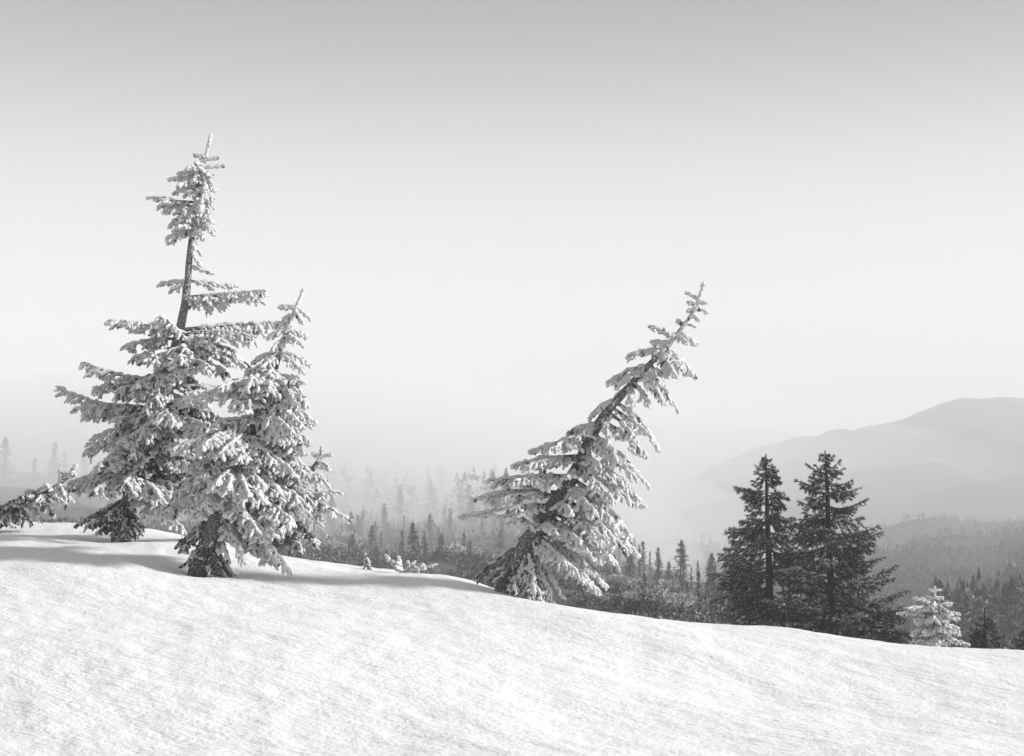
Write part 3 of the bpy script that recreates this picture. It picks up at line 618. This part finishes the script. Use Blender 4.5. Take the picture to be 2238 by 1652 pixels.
def build_conifers():
    D = 34.0
    conifer('dark fir with an open lower trunk, the left one of the dark pair', 
      [(1684,1425,D,.12),(1683,1350,D,.105),(1680,1215,D,.075),(1676,1100,D,.045),(1674,1030,D,.022),(1674,992,D,.012)],
      [ (1004,1664,1000,dict(w=.04)),(1006,1685,1004,dict(w=.04)),(1015,1660,1012,dict(w=.06)),(1018,1688,1014,dict(w=.06)),
        (1028,1651,1018,dict(w=.14)),(1035,1650,1030,dict(w=.15)),(1030,1694,1026,dict(w=.14)),(1042,1692,1040,dict(w=.15)),(1045,1655,1046,dict(w=.14)),
        (1078,1608,1064),(1085,1625,1080),(1082,1722,1088),(1075,1705,1076),(1095,1630,1106),(1100,1712,1105),
        (1130,1617,1138),(1140,1600,1155),(1125,1735,1130),(1140,1738,1150),
        (1160,1589,1162),(1170,1600,1180),(1175,1745,1180),(1180,1590,1200),(1205,1574,1210),(1200,1745,1215),
        (1225,1585,1230),(1240,1558,1256,dict(upturn=.02)),(1250,1575,1275,dict(upturn=0)),(1245,1740,1250),(1262,1600,1262,dict(dust=.2,upturn=-.05)),
        (1290,1556,1312,dict(w=.3,dust=.5,upturn=-.05)),(1300,1590,1330,dict(upturn=-.05)),(1300,1745,1310),(1325,1570,1340,dict(upturn=-.05)),(1335,1610,1360),(1345,1640,1368),(1330,1740,1350),(1350,1590,1375) ],
      [ (998,1025,10,.08,.2,dict(w=.12)),(1020,1060,11,.22,.4,dict()), (1070,1240,20,.55,1.0,dict()), (1250,1260,5,.8,1.1,dict(az=(40,130))),(1300,1400,12,.9,1.2,dict(upturn=-.05)), (1240,1300,5,.9,1.1,dict(az=(-110,-60))) ], 21)
    D = 33.0
    conifer('dark fir with a forked top and upswept limbs, the right one of the dark pair',
      [(1826,1440,D,.12),(1821,1364,D,.10),(1814,1240,D,.08),(1811,1178,D,.07),(1808,1067,D,.045),(1805,1020,D,.028),(1803,984,D,.012)],
      [ (994,1795,992,dict(w=.04)),(996,1812,994,dict(w=.04)),(1008,1790,1004,dict(w=.05)),(1025,1822,994,dict(w=.10)),(1030,1837,1004,dict(w=.12)),
        (1035,1761,1013,dict(w=.14)),(1040,1780,1015,dict(w=.14)),(1045,1845,1022,dict(w=.15)),(1050,1770,1040,dict(w=.16)),
        (1070,1737,1048,dict(w=.18)),(1080,1750,1060,dict(w=.2)),(1062,1862,1050,dict(w=.2)),(1078,1880,1066,dict(w=.2)),(1085,1865,1080,dict(w=.2)),
        (1110,1896,1089,dict(w=.16)),(1120,1870,1110,dict(w=.2)),(1115,1743,1094,dict(w=.2)),(1125,1755,1120),(1140,1735,1145),(1135,1885,1130),
        (1165,1922,1148,dict(w=.22)),(1180,1928,1162,dict(w=.22)),(1175,1895,1165),(1170,1735,1175),(1190,1740,1205),(1195,1905,1190),
        (1225,1930,1217,dict(w=.2)),(1235,1905,1225),(1215,1740,1225),(1245,1890,1245),(1265,1958,1236,dict(w=.28)),(1272,1940,1255,dict(w=.28)),(1280,1955,1262,dict(w=.22)),(1260,1750,1265),
        (1310,1985,1288,dict(w=.24)),(1315,1960,1300,dict(w=.3)),(1320,1930,1310),(1300,1740,1310),(1335,1975,1330),(1345,1940,1345),(1350,1750,1360),(1360,1930,1380),(1370,1985,1385,dict(upturn=0)),(1375,1960,1395,dict(upturn=0)),(1380,1740,1385),(1385,1700,1390,dict(upturn=0)),(1390,1880,1398) ],
      [ (990,1035,14,.10,.28,dict(w=.14)),(1030,1080,10,.3,.5,dict()), (1080,1260,24,.6,1.1,dict()), (1260,1420,26,1.1,1.5,dict(upturn=.05)) ], 22, dust=.62)
    D = 26.0
    m2 = [M['needles'], M['rime'], M['bark']]
    frosted_tree('small pale rimed fir below the right dark fir, standing at the snow edge', 'tree',
      [(2041,1440,D,.06),(2041,1400,D,.05),(2042,1340,D,.035),(2043,1300,D,.018),(2043,1282,D,.012)],
      [ (1292,2031,1288,dict(w=.04,dy=0,arch=-.05)),(1292,2056,1289,dict(w=.04,dy=0,arch=-.05)),(1308,2062,1307,dict(w=.08,dy=0)),(1308,2022,1304,dict(w=.06)),(1312,2000,1308,dict(w=.06,dy=.1)),
        (1322,1996,1305,dict(w=.1,dy=0)),(1325,2082,1319,dict(w=.12)),(1335,1976,1330,dict(w=.12)),(1345,1958,1341,dict(w=.14,dy=.1)),(1345,2095,1340,dict(w=.14)),(1350,2098,1352,dict(w=.14)),(1355,1995,1356,dict(w=.16)),
        (1368,2090,1369,dict(w=.15)),(1372,1990,1385,dict(w=.16)),(1380,2075,1385,dict(w=.15)),(1390,2092,1400,dict(w=.15)),(1398,2117,1407,dict(w=.12,dy=0)),(1400,2000,1405,dict(w=.16)),(1405,2020,1412,dict(w=.15)),(1400,2070,1412,dict(w=.15)) ],
      [ (1315,1405,18,.25,.5,dict(az=(-90,90),bare=.12)), ], 23, rime_top=1310)
    D = 30.0
    conifer('small dark fir with a bare spike top by the bottom right snow edge',
      [(2154,1450,D,.05),(2153,1400,D,.04),(2152,1360,D,.025),(2152,1328,D,.012)],
      [ (1352,2144,1350,dict(w=.05)),(1355,2160,1352,dict(w=.05)),(1368,2130,1360,dict(w=.1)),(1368,2170,1358,dict(w=.1)),(1380,2122,1372,dict(w=.14)),(1385,2185,1375,dict(w=.14)),(1395,2124,1390,dict(w=.16)),(1400,2196,1388,dict(w=.16)),(1412,2120,1405),(1415,2190,1402),(1430,2125,1420),(1430,2190,1418) ],
      [ (1360,1440,16,.2,.4,dict()), ], 24, dust=.2)
    D = 28.0
    conifer('dark fir top cut by the right edge of the photo at the snow line',
      [(2243,1450,D,.04),(2243,1400,D,.025),(2243,1378,D,.012)],
      [ (1385,2236,1380,dict(w=.06)),(1390,2228,1386,dict(w=.08)),(1400,2222,1396,dict(w=.1)),(1410,2216,1402,dict(w=.12)),(1422,2212,1416,dict(w=.14)) ],
      [ (1390,1440,12,.15,.35,dict()), ], 25, dust=.2)
    # fringe of low firs behind the snow edge under the pair
    for i, (px, r, h, w_) in enumerate([(1600,1420,66,.5),(1905,1440,62,.6),(1950,1450,64,.5),(1745,1430,60,.5)]):
        D = 31.0 + i * .7
        lab = ['low dark fir bush at the snow edge, left foot of the dark pair','low dark fir bush at the snow edge, right foot of the dark pair',
               'low dark fir bush between the dark pair and the pale little fir','low dark fir bush in the gap between the two dark trunks'][i]
        conifer(lab, [(px,r,D,.04),(px,r-h*.5,D,.03),(px,r-h,D,.012)], [], [(r-h*.9, r-8, 22, .3, w_, dict(az=(-120,120)))], 60+i, name='fir_bush', dust=.2, cat='bush')

# ------------------------------------------------------------------ hills
def lerp_cols(cols, px, k): return np.interp(px, [c[0] for c in cols], [c[k] for c in cols])

class Hill:
    """cols: (px, crest_row, crest_depth); knots: depth fraction -> row fraction from base row to crest row"""
    def __init__(s, cols, d0, row0, kd, kr, amp, wl, seed, skirt=-120):
        s.cols, s.d0, s.row0, s.kd, s.kr, s.amp, s.wl, s.seed, s.skirt = cols, d0, row0, kd, kr, amp, wl, seed, skirt
    def pt(s, px, t):
        px = np.asarray(px, float); t = np.asarray(t, float)
        rc = lerp_cols(s.cols, px, 1); dc = lerp_cols(s.cols, px, 2)
        Y = s.d0 + (dc - s.d0) * np.interp(t, np.linspace(0, 1, len(s.kd)), s.kd)
        row = s.row0 + (rc - s.row0) * np.interp(t, np.linspace(0, 1, len(s.kr)), s.kr)
        X = (px - CX) / F * Y; Z = (HR - row) / F * Y
        Z = Z + s.amp * fbm(X / s.wl, Y / s.wl, 5, s.seed) * np.clip(Y / 300, .15, 3)
        return np.stack([X, Y, Z], -1)
    def build(s, name, label, mat, nx=160, nt=80):
        px = np.linspace(s.cols[0][0], s.cols[-1][0], nx); t = np.linspace(0, 1, nt)
        A, B = np.meshgrid(px, t); V = s.pt(A, B)
        back = V[-1].copy(); back[:, 1] *= 1.35; back[:, 0] *= 1.35; back[:, 2] = np.minimum(back[:, 2], 0) + s.skirt
        back1 = V[-1].copy(); back1[:, :2] *= 1.06; back1[:, 2] -= .012 * back1[:, 1]
        front = V[0].copy(); front[:, 2] = s.skirt; front[:, 1] -= 2
        V = np.concatenate([front[None], V, back1[None], back[None]])
        G = Geo(); G.add(V, grid_faces(V.shape[0], nx), 0)
        return tag(G.obj(name, [mat]), label, kind='structure')

H = {}
def build_hills():
    kd = [0, .03, .08, .18, .38, .68, 1]; kr = [0, .2, .4, .6, .78, .92, 1]
    H['near'] = Hill([(-1400,960,800),(-500,1010,420),(0,1048,265),(200,1052,270),(450,1030,500),(700,992,820),(900,990,900),(1000,1012,850),(1120,1060,650),(1250,1150,420),(1400,1235,260),(1500,1272,190),(1620,1300,160),(1800,1345,150),(2000,1400,150)],
                     42, 1420, kd, kr, 1.6, 22, 5)
    H['near'].build('hillside', 'snowy hillside dotted with frosted trees and shrubs behind the crest', M['shrubby_snow'], 320, 160)
    H['low'] = Hill([(900,1205,700),(1300,1196,700),(1500,1194,700),(1700,1198,690),(1950,1215,600),(2200,1240,500),(2700,1240,500)], 150, 1430, [0,.1,.25,.5,.75,1], [0,.3,.55,.78,.92,1], 4, 60, 31)
    H['low'].build('wooded_valley', 'wooded valley floor in mist behind the leaning fir', M['wooded_ground'])
    H['mid'] = Hill([(1500,1300,760),(1700,1230,760),(1850,1180,760),(1920,1156,760),(2000,1132,760),(2060,1127,760),(2110,1141,760),(2160,1145,760),(2238,1132,760),(2400,1110,760),(2900,1060,760)], 160, 1420, [0,.1,.25,.5,.75,1], [0,.25,.5,.75,.9,1], 5, 90, 41)
    H['mid'].build('wooded_ridge', 'grey wooded ridge in the mist right of the dark firs', M['wooded_ground'])
    H['dark'] = Hill([(1950,1470,320),(2080,1410,360),(2140,1330,420),(2185,1240,480),(2210,1215,480),(2238,1203,480),(2330,1160,500),(2700,1060,520)], 95, 1440, [0,.2,.5,.8,1], [0,.4,.7,.9,1], 3, 40, 51)
    H['dark'].build('wooded_slope', 'dark wooded slope rising at the right edge', M['wooded_ground'], 160, 90)
    H['mt'] = Hill([(1400,1100,1350),(1650,985,1350),(1740,951,1350),(1850,935,1350),(1960,916,1350),(2030,895,1350),(2080,881,1350),(2110,876,1350),(2150,879,1350),(2180,882,1350),(2238,889,1350),(2500,925,1350),(3100,960,1350)], 900, 1200, [0,.15,.4,.65,.85,1], [0,.2,.45,.7,.88,1], 6, 160, 61)
    H['mt'].build('mountain', 'broad pale mountain in haze on the right horizon', M['mountain_snow'])
    H['mt2'] = Hill([(600,1010,2900),(900,985,2900),(1100,955,2900),(1250,940,2900),(1400,931,2900),(1600,930,2900),(1690,936,2900),(1740,952,2900),(1850,985,2900),(2000,1000,2900)], 2100, 1100, [0,.3,.6,1], [0,.4,.75,1], 3, 400, 71)
    H['mt2'].build('mountain', 'very faint far mountain behind the leaning fir', M['mountain_snow'])
    G = Geo(); s = 50000
    G.add([(-s, -200, -122), (s, -200, -122), (s, 50000, -122), (-s, 50000, -122)], [(0, 1, 2, 3)], 0)
    tag(G.obj('valley_floor', [M['wooded_ground']]), 'misty valley floor', kind='structure')

# ------------------------------------------------------------------ far trees
def far_mesh(kind, seed):
    """unit-height conifer: trunk (slot 2), dark (0) and rimed (1) foliage"""
    rg = np.random.default_rng(seed); G = Geo()
    lean = rg.normal(0, .02, 2)
    wmax = {'spire': .135, 'fir': .17, 'broad': .27}[kind] * rg.uniform(.9, 1.15)
    tube(G, [(0, 0, -.08), (lean[0] * .5, lean[1] * .5, .5), (lean[0], lean[1], 1)], [.02, .013, .003], 5, 0, 2, rg=rg)
    nb = {'spire': 90, 'fir': 120, 'broad': 150}[kind]
    C, Dd, Ln, Wd = [], [], [], []
    gap = rg.uniform(.3, .8)
    for i in range(nb):
        h = rg.uniform(.06, .97) ** .9; az_ = rg.uniform(0, 2 * math.pi)
        r = wmax * (1 - h) ** .8 * rg.uniform(.5, 1.2) + .008
        if abs(h - gap) < .04: r *= .5
        d = np.array([math.cos(az_), math.sin(az_), rg.uniform(-.35, .25)])
        c = np.array([lean[0] * h, lean[1] * h, h])
        q = 7
        for k in range(q):
            f = (k + .3) / q
            C.append(c + d * r * f); Dd.append(d * .6 + rg.normal(0, .55, 3) + np.array([0, 0, -.15])); Ln.append(rg.uniform(.02, .045) + r * .2); Wd.append(rg.uniform(.016, .032))
    k = len(C)
    rim = {'spire': .65, 'fir': .45, 'broad': .35}[kind]
    blades(G, np.array(C), np.array(Dd), np.array(Ln), np.array(Wd), (rg.random(k) < rim).astype(int), rg)
    return G.mesh('far_conifer', [M['far_needles'], M['far_rime'], M['dark_bark']], smooth=False)

def build_far_trees():
    rg = np.random.default_rng(99)
    kinds = ['spire', 'spire', 'fir', 'fir', 'broad', 'broad']
    meshes = {k: [far_mesh(k, 300 + 7 * i + j) for j in range(3)] for i, k in enumerate(['spire', 'fir', 'broad'])}
    def place(px, t, hill, hpx, kind, label, group, name='conifer'):
        p = H[hill].pt(px, t); hh = hpx / F * p[1]
        o = bpy.data.objects.new(name, meshes[kind][rg.integers(3)]); COL.objects.link(o)
        o.location = p; o.rotation_euler = (0, 0, rg.uniform(0, 6.28)); w = rg.uniform(.9, 1.15)
        o.scale = (hh * w, hh * w, hh); tag(o, label, 'tree', group); return o
    def t_for(hill, px, row):
        tt = np.linspace(0, 1, 80); v = H[hill].pt(np.full(80, float(px)), tt); rows = HR - v[:, 2] / v[:, 1] * F
        return float(tt[np.argmin(np.abs(rows - row))])
    # named singles, by foot pixel and height
    singles = [
      (8,1046,'near',92,'broad','broad grey tree in the mist at the far left'),(75,1050,'near',56,'broad','short misty fir right of the broad far left tree'),
      (120,1052,'near',88,'broad','tallest misty fir left of the frosted firs'),(143,1050,'near',66,'fir','slim misty fir just right of the tallest misty one'),
      (184,1054,'near',70,'broad','misty fir touching the left edge of the tall frosted fir'),
      (1486,1290,'near',112,'broad','tallest grey tree of the misty group right of the leaning fir'),(1440,1285,'near',90,'fir','grey fir just left of the tallest misty one'),
      (1555,1310,'near',102,'broad','dark grey bushy tree against the left dark fir'),(1525,1330,'near',86,'fir','leaning grey fir left of the dark grey bushy tree'),
      (1398,1262,'near',74,'spire','thin bare looking tree just right of the leaning fir limbs'),(1375,1250,'near',96,'spire','very thin spire behind the lower limbs of the leaning fir'),
      (903,1235,'near',95,'broad','darkest clump of grey firs between the two frosted groups'),(930,1238,'near',78,'fir','grey fir at the right of the darkest clump'),(880,1230,'near',70,'fir','grey fir at the left of the darkest clump'),
      (2062,1410,'low',95,'spire','thin grey fir rising behind the small pale fir'),(2008,1400,'low',100,'spire','thin grey spire left of the small pale fir top'),(2156,1400,'dark',100,'spire','thin grey fir right behind the spike topped little fir'),
      (2200,1405,'dark',70,'fir','grey fir between the spike topped fir and the right edge'),(1958,1390,'low',110,'spire','slim grey spire right of the dark pair'),
    ]
    for px, row, hl, h, k, lab in singles:
        place(px, t_for(hl, px, row), hl, h, k, lab, None)
    def scatter(n, hill, px0, px1, tr, hfun, kindp, label, group, rowmin=None, rowmax=None):
        c = 0; tries = 0
        while c < n and tries < n * 30:
            tries += 1
            px = rg.uniform(px0, px1); t = rg.uniform(*tr); p = H[hill].pt(px, t); row = HR - p[2] / p[1] * F
            if rowmin and row < rowmin: continue
            if rowmax and row > rowmax: continue
            if vnoise(np.array(px / 45.), np.array(row / 22.), 8) < -.25: continue
            place(px, t, hill, hfun(row, p[1]) * rg.uniform(.65, 1.25), rg.choice(['spire', 'fir', 'broad'], p=kindp), label, group); c += 1
    scatter(16, 'near', 690, 960, (.97, 1), lambda r, y: 24, [.3, .5, .2], 'faint grey fir on the misty skyline between the frosted firs', 'faint firs on the misty skyline', )
    scatter(95, 'near', 690, 1160, (.5, .95), lambda r, y: 36 + (r - 1000) * .22, [.4, .35, .25], 'pale frosted fir on the misty hillside between the frosted firs', 'pale firs on the misty hillside', rowmax=1170)
    scatter(45, 'near', 720, 1180, (.2, .6), lambda r, y: 62, [.3, .4, .3], 'grey frosted fir low on the hillside between the frosted firs', 'grey firs low on the hillside', rowmin=1150, rowmax=1275)
    scatter(50, 'near', 1320, 1640, (.4, 1), lambda r, y: 62, [.5, .3, .2], 'grey misty fir in the stand left of the dark pair', 'misty stand left of the dark pair', rowmax=1330)
    scatter(10, 'near', 0, 240, (.6, 1), lambda r, y: 26, [.5, .3, .2], 'small misty fir on the slope left of the tall frosted fir', 'small misty firs on the left slope')
    scatter(60, 'dark', 2040, 2300, (.05, .85), lambda r, y: 40, [.5, .4, .1], 'grey fir on the shaded slope at the lower right', 'firs on the shaded lower right slope')
    # bent, snow capped bushes on the slope below the leaning fir
    rb = np.random.default_rng(5)
    for px, row, wp, hp, lab in [(1440,1352,150,62,'largest dark domed bush with a pale frosted top, right of the leaning fir'),(1375,1332,84,36,'low dark bush with frosted top beside the largest domed bush'),
          (1300,1322,70,26,'small frosted bush just above the snow edge right of the leaning fir'),(1500,1335,70,40,'dark bush between the largest domed bush and the left dark fir'),(1345,1290,110,30,'wide flat frosted bush higher on the slope behind the leaning fir'),
          (1460,1300,90,30,'flat grey bush under the tallest misty grey tree'),(1290,1280,80,26,'frosted bush behind the lowest limbs of the leaning fir'),(760,1190,90,26,'wide low frosted bush on the hillside right of the short fir'),
          (720,1215,80,28,'low frosted bush just above the snow edge left of the dark sapling'),(1130,1240,90,26,'low misty bush left behind the leaning trunk'),(1000,1228,120,34,'low pale bush on the hillside above the white sprigs')]:
        p = H['near'].pt(px, t_for('near', px, row)); sx = wp / F * p[1] * .5; sz = hp / F * p[1]
        n = 2600; c = norm(rb.normal(0, 1, (n, 3))); c[:, 2] = np.abs(c[:, 2]); q = c * rb.uniform(.75, 1.04, (n, 1)) * np.array([sx, sx * .8, sz])
        q *= 1 + .25 * vnoise(c[:, 0] * 3 + px, c[:, 1] * 3 + c[:, 2] * 2, 4)[:, None]
        top = (c[:, 2] + .35 * c[:, 0] + rb.normal(0, .15, n)) > .74
        G = Geo(); blades(G, q, c + rb.normal(0, .6, (n, 3)), sx * rb.uniform(.05, .13, n), sx * rb.uniform(.03, .06, n), top.astype(int), rb)
        o = G.obj('frosted_bush', [M['far_needles'], M['snow_dust']], smooth=False); o.location = p; tag(o, lab, 'bush')
    # masses nobody could count
    def mass(hill, n, px0, px1, hm, name, label, tr=(0, 1), seed=1, nbl=20, rim=.1, bs=1.0):
        rs = np.random.default_rng(seed); G = Geo()
        px = rs.uniform(px0, px1, n); t = rs.uniform(tr[0], tr[1], n); b = H[hill].pt(px, t); hh = hm * rs.uniform(.5, 1.3, n)
        w = hh * rs.uniform(.2, .36, n); V = []; Fc = []
        w = w * .8; k = nbl
        hh_ = np.repeat(hh, k); ww = np.repeat(w, k); h = rs.random(n * k) ** .8
        r = ww * (1 - h * .97) * rs.uniform(.1, 1.1, n * k); az_ = rs.uniform(0, 6.283, n * k)
        c = np.repeat(b, k, 0) + np.stack([np.cos(az_) * r, np.sin(az_) * r, h * hh_], -1)
        d = np.stack([np.cos(az_), np.sin(az_), rs.uniform(-.9, .9, n * k)], -1)
        d[h > .88] = (0, 0, 1)
        blades(G, c, d, ww * bs * rs.uniform(.35, .8, n * k), ww * bs * rs.uniform(.25, .55, n * k), (rs.random(n * k) < rim).astype(int), rs)
        tag(G.obj(name, [M['far_needles'], M['far_rime']], smooth=False), label, kind='stuff', cat='forest')
    mass('low', 4200, 1150, 1900, 4, 'distant_forest', 'misty forest on the valley floor behind the leaning fir', seed=2, rim=0, bs=1.3)
    mass('mid', 5500, 1900, 2500, 2.0, 'distant_forest', 'hazy forest covering the grey ridge at right', seed=3, rim=0, bs=1.7)
    mass('dark', 3000, 2040, 2500, 3.8, 'distant_forest', 'dark forest on the slope at the right edge', seed=4, nbl=30, rim=.15)
    mass('near', 1100, 600, 1200, 7, 'distant_forest', 'pale frosted forest covering the misty hill between the frosted firs', tr=(.55, 1), seed=5, nbl=36, rim=.35)
    # low shrubs on the near hillside
    rs = np.random.default_rng(77); G = Geo(); n = 3600
    px = rs.uniform(-100, 1900, n); t = rs.uniform(.02, .62, n); b = H['near'].pt(px, t); r = rs.uniform(.35, 1.1, n) * np.clip(b[:, 1] / 90, .6, 2.2)
    keep = vnoise(b[:, 0] / 6, b[:, 1] / 10, 3) > -.35; b, r = b[keep], r[keep]; n = len(b)
    k = 70; c0 = norm(rs.normal(0, 1, (n * k, 3))) * rs.uniform(.3, 1, (n * k, 1)); c0[:, 2] = np.abs(c0[:, 2])
    rr = np.repeat(r, k)[:, None]; c = np.repeat(b, k, 0) + c0 * rr * np.array([1.5, 1.3, .75])
    top = c0[:, 2] > .35
    blades(G, c, c0 + rs.normal(0, .5, c0.shape), rr[:, 0] * rs.uniform(.15, .4, n * k), rr[:, 0] * rs.uniform(.1, .2, n * k), (top & (rs.random(n * k) < .25)).astype(int), rs)
    tag(G.obj('low_shrubs', [M['far_needles'], M['far_rime']], smooth=False), 'frost dusted low shrubs covering the near hillside', kind='stuff', cat='shrubs')

def build_haze():
    def box(name, x0, x1, y0, y1, z0, z1, m, label):
        G = Geo(); v = [(x, y, z) for z in (z0, z1) for y in (y0, y1) for x in (x0, x1)]
        G.add(v, [(0, 2, 3, 1), (4, 5, 7, 6), (0, 1, 5, 4), (1, 3, 7, 5), (3, 2, 6, 7), (2, 0, 4, 6)], 0)
        tag(G.obj(name, [m], smooth=False), label, kind='stuff')
    box('haze', -60000, 60000, -500, 60000, -260, 82, volume('haze_air', .0010, 0), 'pale winter haze filling the valley air')
    def bank(c, s, dens, label, seed):
        G = Geo(); nu, nv = 40, 20
        u = np.linspace(0, 2 * np.pi, nu, endpoint=False); v = np.linspace(.02, np.pi - .02, nv)
        U, Vv = np.meshgrid(u, v); X = np.stack([np.cos(U) * np.sin(Vv), np.sin(U) * np.sin(Vv), np.cos(Vv)], -1)
        i = np.arange(nv - 1)[:, None] * nu; j = np.arange(nu)[None]; j2 = (j + 1) % nu
        G.add(X * np.array(s), np.stack([i + j, i + nu + j, i + nu + j2, i + j2], -1).reshape(-1, 4), 0)
        G.add(X[0] * np.array(s), [tuple(range(nu))], 0); G.add(X[-1] * np.array(s), [tuple(reversed(range(nu)))], 0)
        o = G.obj('fog_bank', [volume('fog_bank_air', dens, .2)]); o.location = c
        tag(o, label, kind='stuff'); return o
    for k_, f in enumerate((1, .86, .72, .58, .44)):
        bank((-150, 580, -42), (270 * f, 430 * f, 60 * f), .0034, ['thin outer veil of mist over the hill between the frosted firs', 'bank of mist drifting over that hill', 'denser mist inside that bank',
              'dense mist near the middle of that bank', 'densest core of the mist on that hill'][k_], 1)
    for k_, f in enumerate((1, .8, .6, .4)):
        bank((-50, 300, -24), (88 * f, 205 * f, 42 * f), .0085, ['thin mist over the near part of the hill', 'mist drifting between the frosted firs and the hill', 'denser mist in front of the hill',
              'core of the mist in front of the hill'][k_], 1)
    for k_, f in enumerate((1, .82, .64, .46)):
        bank((215, 1320, -38), (290 * f, 330 * f, 78 * f), .0015, ['thin veil of mist in the valley right of the leaning fir', 'mist hanging in the valley right of the leaning fir',
              'denser mist inside the valley veil', 'core of the mist in the valley'][k_], 1)
    for k_, f in enumerate((1, .7)):
        bank((470, 1330, -62), (330 * f, 260 * f, 54 * f), .0005, ['low mist between the grey ridge and the mountain at right', 'denser low mist below the mountain at right'][k_], 1)

build_snow()
build_hills()
build_main_trees()
build_conifers()
build_far_trees()
build_haze()
tot = sum(len(m.loops) - 2 * len(m.polygons) for m in bpy.data.meshes)
print('TRIS', tot, 'objects', len(bpy.data.objects))
